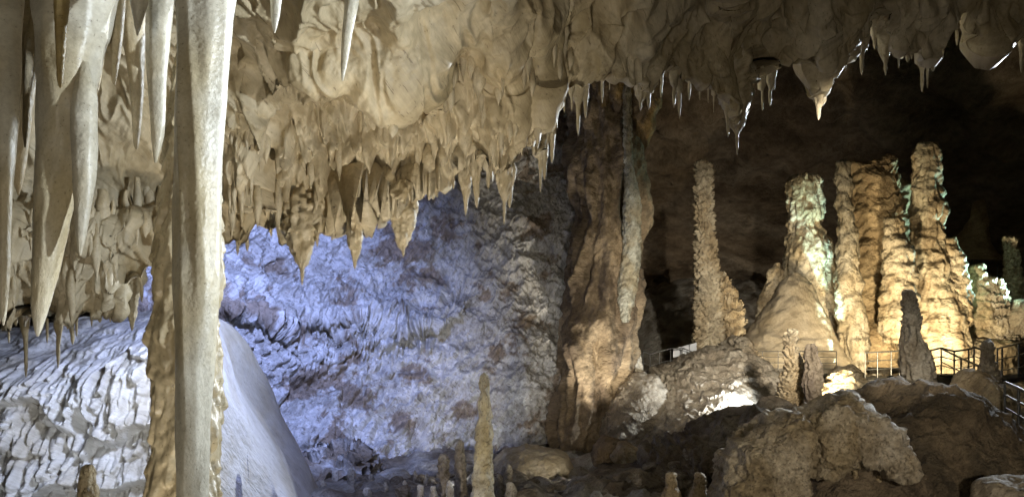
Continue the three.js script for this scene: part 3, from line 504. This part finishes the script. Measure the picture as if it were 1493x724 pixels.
// ---------------------------------------------------------------- stalagmites nearer the path
giant('ribbed_stalagmite', 'ribbed stalagmite lit gold on one side above the big boulder', [['shaft', [[479, 1152, 3], [483, 1152, 7], [510, 1154, 10], [540, 1158, 13], [565, 1155, 18], [590, 1155, 23], [615, 1158, 28]], 22, plates(0.2, 0.11), gTone, 80, 200]]);
giant('dark_stalagmite', 'dark rounded stalagmite right beside the ribbed gold-lit one', [['shaft', [[501, 1184, 3], [506, 1184, 7], [525, 1185, 10], [560, 1186, 12], [600, 1188, 13], [620, 1190, 18]], 21, drapes(0.06), toneOf([0.26, 0.21, 0.15], [0.17, 0.13, 0.1], 1.5), 60, 140]]);
giant('grey_stalagmite', 'grey bell-bottomed stalagmite standing in front of the walkway', [['shaft', [[422, 1327, 3], [426, 1327, 8], [460, 1329, 11], [490, 1330, 13], [515, 1335, 19], [545, 1339, 22], [565, 1341, 21], [585, 1341, 16]], 24, (x, y, z, r, a) => y > 5 ? plates(0.24, 0.09)(x, y, z, r) : drapes(0.08)(x, y, z, r, a), gGrey, 90, 220]]);
giant('pale_post_stalagmite', 'small post-like stalagmite on a pale rock below the handrail', [['shaft', [[497, 1439, 2], [500, 1439, 7], [530, 1441, 11], [560, 1444, 14], [590, 1448, 20]], 20, plates(0.2, 0.06), gGrey, 50, 120]]);
giant('candle_stalagmite', 'tall cream candle-like stalagmite rising in front of the calcite wall', [['shaft', [[543, 706, 2], [547, 706, 5], [570, 707, 7], [600, 706, 9], [620, 706, 12], [660, 705, 13], [690, 704, 15], [720, 704, 17], [760, 704, 20]], 17, (x, y, z) => 0.05 * fbm(x * 2.5, y * 2, z * 2.5, 3) + 0.04 * (tiers(x, y, z, 0.5, 5, 0.5, 0.6) - 0.3) + 0.01 * fbm(x * 14, y * 14, z * 14, 2), toneOf([0.62, 0.53, 0.32], [0.6, 0.55, 0.42], 1.2, 0, 0.2), 70, 240]]);
giant('grey_candle_stalagmite', 'grey-brown candle stalagmite beside the tall cream one', [['shaft', [[641, 671, 2], [645, 671, 5], [680, 671, 8], [720, 672, 10], [750, 673, 12]], 19, (x, y, z) => 0.06 * fbm(x * 3, y * 2, z * 3, 3), gGrey, 50, 120]]);
giant('short_candle_stalagmite', 'short bulbous brown stalagmite beside the grey-brown candle', [['shaft', [[661, 647, 2], [665, 647, 6], [680, 646, 8], [710, 645, 11], [750, 646, 13]], 19.5, (x, y, z) => 0.09 * fbm(x * 3, y * 3, z * 3, 3), gGrey, 50, 100]]);
giant('blunt_stalagmite', 'blunt cream stalagmite at the foot of the white mound', [['shaft', [[677, 127, 3], [681, 127, 8], [700, 127, 12], [730, 127, 15], [780, 127, 16]], 8.6, (x, y, z) => 0.03 * fbm(x * 5, y * 5, z * 5, 3), cream, 50, 80]]);
{
  const tiny = [[741, 676, 7, 21], [760, 694, 6, 22], [728, 690, 6, 20], [622, 690, 6, 21], [605, 686, 5, 22], [590, 700, 5, 20], [575, 693, 6, 22], [562, 702, 5, 20], [540, 690, 6, 22], [512, 680, 7, 22], [489, 684, 7, 23], [470, 700, 6, 21], [655, 700, 6, 17], [770, 705, 8, 20], [745, 702, 10, 19], [535, 708, 8, 19], [612, 706, 7, 18], [632, 708, 6, 18], [700, 706, 6, 21], [585, 682, 6, 24], [440, 708, 7, 21]];
  for (const [px, py, w, d] of tiny) giant('little_stalagmite', 'little blue-lit stalagmite stub on the floor below the calcite wall', [['shaft', [[py, px, 1.5], [py + 3, px, w * 0.55], [py + 14, px + 0.5, w * 0.8], [py + 30, px, w], [py + 55, px, w * 1.2]], d, (x, y, z) => 0.05 * fbm(x * 4, y * 3, z * 4, 3), toneOf(PALE, GREY, 2), 26, 40]], 'stalagmite', 'little stalagmites on the floor');
  for (const [px, py, w, d, l] of [[979, 688, 13, 16, 'squat yellowish stalagmite on the dark rubble slope'], [1021, 688, 14, 16.4, 'squat yellowish stalagmite with a broad foot beside the rubble'], [1248, 681, 6, 14.3, 'tiny pale stalagmite sprouting under the split boulder'], [1282, 693, 6, 14.2, 'tiny ringed stalagmite sprouting beside its plain twin']])
    giant('squat_stalagmite', l, [['shaft', [[py, px, 2], [py + 2, px, w * 0.5], [py + 12, px, w * 0.62], [py + 20, px, w * 0.6], [py + 32, px, w], [py + 60, px, w * 1.6]], d, (x, y, z) => 0.03 * fbm(x * 5, y * 5, z * 5, 3) + 0.012 * ribs(x, y * 8, z, 1, 1), toneOf([0.5, 0.4, 0.24], [0.4, 0.3, 0.17], 2), 40, 60]]);
}

// ---------------------------------------------------------------- mounds, boulders, slopes
const crack = (f, a) => (x, y, z) => a * (0.7 - worley(x * f, y * f, z * f)) + a * 0.8 * ridge(x * f * 0.6, y * f * 0.6, z * f * 0.6, 4) + a * 0.25 * fbm(x * f * 5, y * f * 5, z * f * 5, 3);
const neg = fn => (...a) => -fn(...a);
function body(name, label, cat, outline, d, th, disp, tone, mat = M.rock, o = {}, group) { const m = add(name, pillow(outline, d, th, o.nr ?? 70, o.na ?? 200, disp, tone, o), mat); return tag(m, label, cat, group); }
const gours = (x, y, z) => 0.3 * fbm(x * 0.4, y * 0.4, z * 0.4, 3) + 0.2 * tiers(x, y, z, 0.4, 2.6, 0.6, 0.5) + 0.1 * (0.6 - worley(x * 2.2, y * 3, z * 2.2)) + 0.05 * ridge(x * 3, y * 3, z * 3, 3);
body('stepped_mound', 'grey-brown dome of stepped crust below the plated stalagmite', 'rock mound', [[850, 660], [878, 622], [908, 585], [945, 555], [985, 534], [1020, 516], [1060, 510], [1110, 532], [1140, 570], [1150, 620], [1120, 660], [1040, 690], [940, 690], [880, 680]], 31, 4.5, gours, toneOf([0.52, 0.46, 0.37], [0.4, 0.34, 0.26], 0.5, 0, 0.3), M.rock, { nr: 90, na: 300 });
body('layered_mound', 'small layered mound in front of the white panels', 'rock mound', [[872, 650], [886, 600], [905, 566], [930, 545], [955, 548], [985, 590], [990, 640], [920, 660]], 28.8, 1.3, (x, y, z) => 0.5 * gours(x, y, z), toneOf([0.48, 0.42, 0.33], [0.38, 0.32, 0.24], 0.7), M.rock, { nr: 50, na: 160 });
body('ringed_cone', 'ringed grey cone between the stepped dome and the walkway', 'rock mound', [[1040, 560], [1055, 510], [1070, 488], [1082, 490], [1095, 520], [1120, 560], [1080, 580]], 33, 1.2, gours, toneOf([0.42, 0.37, 0.29], [0.34, 0.28, 0.2], 0.7), M.rock, { nr: 50, na: 140 });
body('pale_dome', 'pale smooth dome of flowstone glowing on the floor', 'flowstone', [[700, 720], [712, 680], [735, 658], [765, 650], [800, 655], [828, 665], [840, 690], [830, 720], [760, 730]], 25, 1.8, (x, y, z) => 0.12 * fbm(x, y, z, 3) + 0.03 * fbm(x * 5, y * 5, z * 5, 3), toneOf([0.6, 0.53, 0.4], [0.48, 0.4, 0.27], 1), M.flow, { nr: 60, na: 160 });
body('boulder', 'brown cracked boulder leaning behind the pale angular one', 'boulder', [[866, 675], [868, 650], [880, 637], [900, 640], [910, 660], [900, 685], [878, 688]], 25.4, 0.5, crack(1.6, 0.1), toneOf([0.32, 0.23, 0.13], [0.22, 0.16, 0.1], 1.5), M.rock, { sharp: 4, nr: 40, na: 90 }, 'loose boulders on the floor');
body('boulder', 'pale angular boulder catching warm light on the floor', 'boulder', [[892, 668], [905, 648], [915, 647], [930, 655], [942, 672], [925, 682], [910, 686]], 24.6, 0.5, crack(1.4, 0.09), toneOf([0.56, 0.48, 0.35], [0.44, 0.34, 0.2], 1.5), M.rock, { sharp: 5, nr: 40, na: 90 }, 'loose boulders on the floor');
body('boulder', 'flat white stone glowing beneath the pale angular boulder', 'boulder', [[892, 690], [900, 680], [915, 684], [918, 696], [900, 702]], 24.2, 0.35, crack(2, 0.06), toneOf(PALE, IVORY, 1.5), M.rock, { sharp: 4, nr: 24, na: 60 }, 'loose boulders on the floor');
body('boulder', 'dark stone hiding the low lamp beside the pale dome', 'boulder', [[846, 718], [849, 700], [860, 694], [873, 702], [876, 720], [860, 726]], 21.2, 0.25, crack(2, 0.05), toneOf([0.3, 0.25, 0.19], [0.2, 0.16, 0.11], 1.5), M.rock, { sharp: 4, nr: 24, na: 60 }, 'loose boulders on the floor');
body('boulder', 'rounded whitish boulder on the floor below the calcite wall', 'boulder', [[540, 706], [548, 692], [570, 685], [592, 690], [602, 706], [570, 712]], 23.5, 0.6, crack(1.2, 0.06), toneOf(WHITE, PALE, 1.5), M.rock, { nr: 30, na: 80 }, 'loose boulders on the floor');
body('rubble_ridge', 'dark ridge of broken rubble edged with cool light', 'rubble', [[820, 724], [860, 706], [900, 702], [930, 690], [960, 668], [990, 652], [1020, 640], [1060, 618], [1110, 600], [1150, 590], [1170, 640], [1150, 780], [960, 800], [820, 760]], 21, 1.5, (x, y, z) => 1.0 * (0.6 - worley(x * 1.1, y * 1.1, z * 1.1)) * 0.7 + 0.3 * ridge(x * 1.6, y * 1.6, z * 1.6, 4), toneOf([0.3, 0.26, 0.21], [0.18, 0.14, 0.1], 0.8, 0, 0.4), M.rock, { nr: 70, na: 240, sharp: 2.5 });
body('broken_shelf', 'low broken shelf of flowstone below the calcite wall', 'flowstone', [[425, 720], [432, 690], [455, 668], [500, 655], [530, 660], [545, 690], [540, 720], [480, 740]], 24.6, 1.4, (x, y, z) => 0.4 * tiers(x, y, z, 0.7, 3, 0.9, 0.8) + 0.2 * fbm(x, y, z, 4), toneOf(WHITE, [0.3, 0.24, 0.17], 0.8, 0, 0.3), M.wall, { nr: 70, na: 200 });
// near right: split boulder and earth slope
const rough = (x, y, z) => 0.16 * ridge(x * 0.9, y * 0.9, z * 0.9, 4) + 0.1 * (0.7 - worley(x * 2.2, y * 2.2, z * 2.2)) + 0.05 * fbm(x * 7, y * 7, z * 7, 4);
const crust = toneOf([0.46, 0.39, 0.28], [0.31, 0.24, 0.14], 0.9, 0, 0.45);
body('crusted_boulder', 'big crusted boulder split from its neighbour by a straight crack', 'boulder', [[1050, 760], [1056, 700], [1058, 672], [1075, 655], [1100, 632], [1125, 612], [1150, 605], [1167, 612], [1169, 640], [1167, 672], [1160, 700], [1165, 760], [1110, 790]], 14, 0.75, rough, crust, M.rock, { sharp: 4, nr: 90, na: 260 });
body('crusted_boulder', 'crusted boulder with a pale drip face right of the straight crack', 'boulder', [[1171, 670], [1172, 615], [1185, 600], [1215, 582], [1238, 580], [1252, 596], [1255, 640], [1246, 664], [1215, 672], [1195, 690], [1180, 684]], 14.2, 0.7, rough, crust, M.rock, { sharp: 4, nr: 80, na: 240 });
body('pointed_slab', 'pale pointed rock slab slanting down beside the earth slope', 'boulder', [[1238, 600], [1262, 596], [1275, 608], [1296, 622], [1312, 645], [1326, 672], [1328, 692], [1305, 690], [1285, 676], [1256, 672], [1240, 655]], 13.8, 0.4, rough, toneOf([0.48, 0.43, 0.35], [0.38, 0.31, 0.21], 0.9, 0, 0.4), M.rock, { sharp: 4, nr: 70, na: 240 });
body('earth_slope', 'dark brown earth slope behind the crusted boulders', 'earth bank', [[1140, 780], [1150, 660], [1200, 610], [1260, 580], [1290, 566], [1330, 556], [1380, 575], [1430, 600], [1500, 640], [1600, 700], [1640, 860], [1350, 900], [1150, 860]], 16.9, 2.9, (x, y, z) => 0.4 * fbm(x * 0.5, y * 0.5, z * 0.5, 4) + 0.12 * ridge(x * 1.7, y * 1.7, z * 1.7, 4) + 0.03 * fbm(x * 8, y * 8, z * 8, 3), toneOf([0.17, 0.125, 0.075], [0.1, 0.075, 0.045], 0.8, 0, 0.4), M.dirt, { nr: 80, na: 240 });
body('earth_bank', 'bare brown earth bank under the pointed slab', 'earth bank', [[1150, 800], [1158, 700], [1180, 668], [1240, 655], [1310, 660], [1370, 690], [1430, 730], [1440, 820], [1300, 850]], 15.1, 1.15, (x, y, z) => 0.18 * fbm(x * 0.8, y * 0.8, z * 0.8, 4) + 0.06 * ridge(x * 2, y * 2, z * 2, 3), toneOf([0.2, 0.15, 0.095], [0.13, 0.095, 0.06], 0.9, 0, 0.4), M.dirt, { nr: 60, na: 180 });
body('pale_rock', 'pale weathered rock carrying the small post-like stalagmite', 'boulder', [[1395, 650], [1400, 600], [1406, 565], [1420, 548], [1445, 550], [1462, 580], [1475, 620], [1478, 680], [1430, 700]], 19.4, 1.0, crack(0.9, 0.2), toneOf([0.42, 0.34, 0.22], [0.3, 0.23, 0.14], 0.8), M.rock, { nr: 70, na: 200 });
body('pale_rock', 'pale rock shoulder at the end of the walkway stairs', 'boulder', [[1340, 620], [1350, 585], [1375, 565], [1400, 572], [1412, 610], [1390, 650], [1350, 650]], 20.5, 0.9, crack(0.9, 0.16), toneOf([0.36, 0.28, 0.18], [0.26, 0.2, 0.12], 0.8), M.rock, { nr: 50, na: 160 });
body('corner_rock', 'pale flat rock at the bottom of the earth slope', 'boulder', [[1430, 760], [1440, 712], [1470, 704], [1520, 704], [1540, 760]], 13, 0.7, crack(1.1, 0.12), toneOf([0.4, 0.34, 0.26], [0.3, 0.25, 0.18], 0.8), M.rock, { nr: 40, na: 100 });
body('golden_ledge', 'golden lit ledge of rock behind the walkway railing', 'rock mound', [[1330, 560], [1335, 500], [1380, 492], [1440, 495], [1480, 510], [1480, 570], [1400, 580]], 36, 1.2, crack(0.6, 0.3), gTone, M.rock, { nr: 50, na: 160 });
body('golden_mound', 'small ridged mound glowing gold at the foot of the knotted stalagmite', 'rock mound', [[1190, 610], [1200, 570], [1222, 540], [1238, 540], [1262, 560], [1275, 590], [1240, 620]], 30, 1.2, gours, gTone, M.rock, { nr: 50, na: 160 });

body('round_boulder', 'smooth rounded boulder catching pale green light behind the railing', 'boulder', [[1458, 480], [1460, 455], [1475, 440], [1500, 438], [1520, 460], [1510, 490], [1480, 494]], 36.5, 1.0, crack(0.8, 0.12), gGrey, M.rock, { nr: 36, na: 90 });
// loose stones lying about the pool floor and the rubble ridge
{
  const shapes = [0, 1, 2, 3].map(k => {
    const g = new THREE.IcosahedronGeometry(1, 4), p = g.attributes.position, col = new Float32Array(p.count * 3), uv = new Float32Array(p.count * 2), v = new THREE.Vector3(), q = [0, 0, 0];
    const cuts = Array.from({ length: 9 }, () => [new THREE.Vector3(rr(-1, 1), rr(-1, 1), rr(-1, 1)).normalize(), rr(0.55, 0.85)]);
    for (let i = 0; i < p.count; i++) {
      v.fromBufferAttribute(p, i).normalize(); let r = 1; for (const [n, h] of cuts) { const c = v.dot(n); if (c > 0.05) r = Math.min(r, h / c); }
      r += 0.06 * fbm(v.x * 3 + k * 9, v.y * 3, v.z * 3, 3); p.setXYZ(i, v.x * r, v.y * r * 0.75, v.z * r);
      mixTone([0.42, 0.37, 0.3], [0.26, 0.21, 0.15], sst(-0.3, 0.3, fbm(v.x * 2 + k * 5, v.y * 2, v.z * 2, 3)), q); col.set(q, i * 3); uv[i * 2] = v.x * 0.4 + v.z * 0.2; uv[i * 2 + 1] = v.y * 0.4 + v.z * 0.3;
    }
    g.setAttribute('color', new THREE.BufferAttribute(col, 3)); g.setAttribute('uv', new THREE.BufferAttribute(uv, 2)); g.computeVertexNormals(); return g;
  });
  const lay = (x, z, y, sz, label, group) => { const m = add('stone', shapes[Math.floor(rnd() * 4)], M.rock); m.position.set(x, y, z); m.scale.set(sz * rr(0.8, 1.3), sz * rr(0.6, 1), sz * rr(0.8, 1.2)); m.rotation.set(rr(-0.4, 0.4), rr(0, 6.28), rr(-0.4, 0.4)); tag(m, label, 'stone', group); };
  for (let k = 0; k < 46; k++) { const d = rr(19.5, 26), px = rr(440, 870), x = (px - CX) / F * d; lay(x, -d, floorH(x, -d) + rr(0.02, 0.16), rr(0.09, 0.28), 'small loose stone on the pool floor below the calcite wall', 'stones on the pool floor'); }
  const ridgeTop = table([[860, 708], [900, 704], [930, 692], [960, 670], [990, 654], [1020, 642], [1060, 620], [1100, 604]]);
  for (let k = 0; k < 40; k++) { const px = rr(860, 1100), c = P(px, ridgeTop(px)[0] + rr(0, 45), 20 + rr(-0.4, 0.6)); lay(c[0], c[2], c[1], rr(0.1, 0.3), 'broken stone on the dark rubble ridge', 'stones on the rubble ridge'); }
  for (const [px, py] of [[1092, 598], [1098, 594], [1088, 606], [1103, 603], [1096, 609]]) { const c = P(px, py, 24.6); lay(c[0], c[2], c[1], 0.1, 'small stone clustered beside the cool white lamp', 'stones beside the cool lamp'); }
}

// ---------------------------------------------------------------- walkways and railings
const tube = (a, b, r) => { const A = new THREE.Vector3(...a), B = new THREE.Vector3(...b), l = A.distanceTo(B), g = new THREE.CylinderGeometry(r, r, l, 8); g.applyQuaternion(new THREE.Quaternion().setFromUnitVectors(new THREE.Vector3(0, 1, 0), B.clone().sub(A).normalize())); g.translate((A.x + B.x) / 2, (A.y + B.y) / 2, (A.z + B.z) / 2); return g; };
// top points [px,py,d] of each post, height in metres
function railing(label, pts, h, mids = 2, r = 0.025) {
  const g = new THREE.Group(); g.name = numbered('railing'); scene.add(g); tag(g, label, 'railing', 'railings of the visitors\u2019 walkway');
  const w = pts.map(([a, b, d]) => P(a, b, d));
  w.forEach((p, i) => {
    add('post', tube([p[0], p[1] - h, p[2]], p, r), M.metal, g);
    if (i) { add('handrail', tube(w[i - 1], p, r * 1.2), M.metal, g); for (let k = 1; k <= mids; k++) { const f = h * k / (mids + 1); add('rail', tube([w[i - 1][0], w[i - 1][1] - f, w[i - 1][2]], [p[0], p[1] - f, p[2]], r * 0.7), M.metal, g); } }
  });
}
railing('grey metal railing in front of the broad stalagmite', [[1262, 514, 33], [1280, 513, 33], [1300, 512, 33], [1312, 511, 33], [1330, 511, 33]], 1.1);
railing('grey metal railing with a sloping stair rail below the towering stalagmite', [[1356, 511, 30], [1373, 507, 29.5], [1392, 512, 29], [1413, 509, 29], [1421, 506, 28.6], [1434, 510, 28.2]], 1.0, 2, 0.03);
railing('stair railing descending behind the grey stalagmite', [[1373, 508, 29.4], [1402, 522, 28], [1430, 534, 26.5]], 1.0, 1, 0.03);
railing('metal railing rising beside the small post-like stalagmite', [[1455, 508, 27], [1462, 506, 26.5], [1486, 500, 25], [1510, 492, 24]], 1.2, 2, 0.03);
railing('metal railing at the frame edge beside the earth slope', [[1466, 557, 18], [1486, 566, 17], [1510, 578, 16]], 0.9, 2, 0.03);
railing('thin railing beside the layered mound', [[938, 512, 33], [948, 516, 33], [962, 512, 33], [978, 508, 33], [995, 507, 33], [1018, 516, 33], [1040, 514, 33]], 1.0, 1, 0.02);
railing('thin parapet railing in front of the smooth cone', [[1075, 514, 33], [1092, 512, 33], [1112, 512, 33], [1135, 512, 33], [1160, 512, 33], [1190, 512, 33], [1220, 512, 33]], 1.0, 3, 0.018);
railing('faint railing of the upper walkway in the dark', [[1380, 368, 46], [1398, 371, 46], [1418, 376, 46], [1440, 385, 46]], 1.1, 1, 0.025);
railing('faint railing beside the slim golden stalagmite', [[1434, 392, 41], [1455, 386, 41], [1475, 381, 41], [1498, 376, 41]], 1.1, 1, 0.025);
function deck(label, a, b, wid, th = 0.12) {
  const g = new THREE.Group(); g.name = numbered('walkway_deck'); scene.add(g); tag(g, label, 'walkway', 'decks of the visitors\u2019 walkway');
  const A = new THREE.Vector3(...a), B = new THREE.Vector3(...b), l = A.distanceTo(B), n = Math.max(1, Math.round(l / 0.7));
  const m = new THREE.Object3D();
  for (let i = 0; i < n; i++) { const p = add('plank', new THREE.BoxGeometry(l / n - 0.02, th, wid), M.deck, g); p.position.lerpVectors(A, B, (i + 0.5) / n); p.rotation.order = 'YZX'; const dir = B.clone().sub(A).normalize(); p.rotation.y = Math.atan2(-dir.z, dir.x); p.rotation.z = Math.asin(dir.y); }
}
deck('dark walkway deck in front of the broad stalagmite', P(1255, 553, 33), P(1340, 551, 33), 1.2);
deck('dark walkway deck below the towering stalagmite', P(1350, 548, 30), P(1440, 548, 28.2), 1.2);
deck('dark stair ramp behind the grey stalagmite', P(1370, 548, 29.2), P(1432, 578, 26.4), 1.0);
deck('dark walkway deck rising beside the small post-like stalagmite', P(1440, 556, 27.5), P(1515, 548, 24), 1.2);
deck('dark walkway deck in front of the smooth cone', P(1070, 548, 33), P(1225, 548, 33), 1.2);
{
  const g = new THREE.Group(); g.name = 'panel_screen'; scene.add(g); tag(g, 'low screen of white panels beside the plated stalagmite', 'screen');
  const ps = [[981, 508, 521], [993, 505, 519], [1005, 502, 517], [1016, 499, 515]];
  for (let i = 0; i < 3; i++) {
    const [x0, t0, b0] = ps[i], [x1, t1, b1] = ps[i + 1], s = new THREE.Shape();
    const w = (x, y) => { const c = P(x, y, 33.6); return [c[0], c[1]]; };
    s.moveTo(...w(x0 + 0.4, b0)); s.lineTo(...w(x1 - 0.4, b1)); s.lineTo(...w(x1 - 0.4, t1)); s.lineTo(...w(x0 + 0.4, t0));
    const m = add('panel', new THREE.ExtrudeGeometry(s, { depth: 0.04, bevelEnabled: false }), M.panel, g); m.position.z = -33.6;
  }
}

renderer.render(scene, camera);
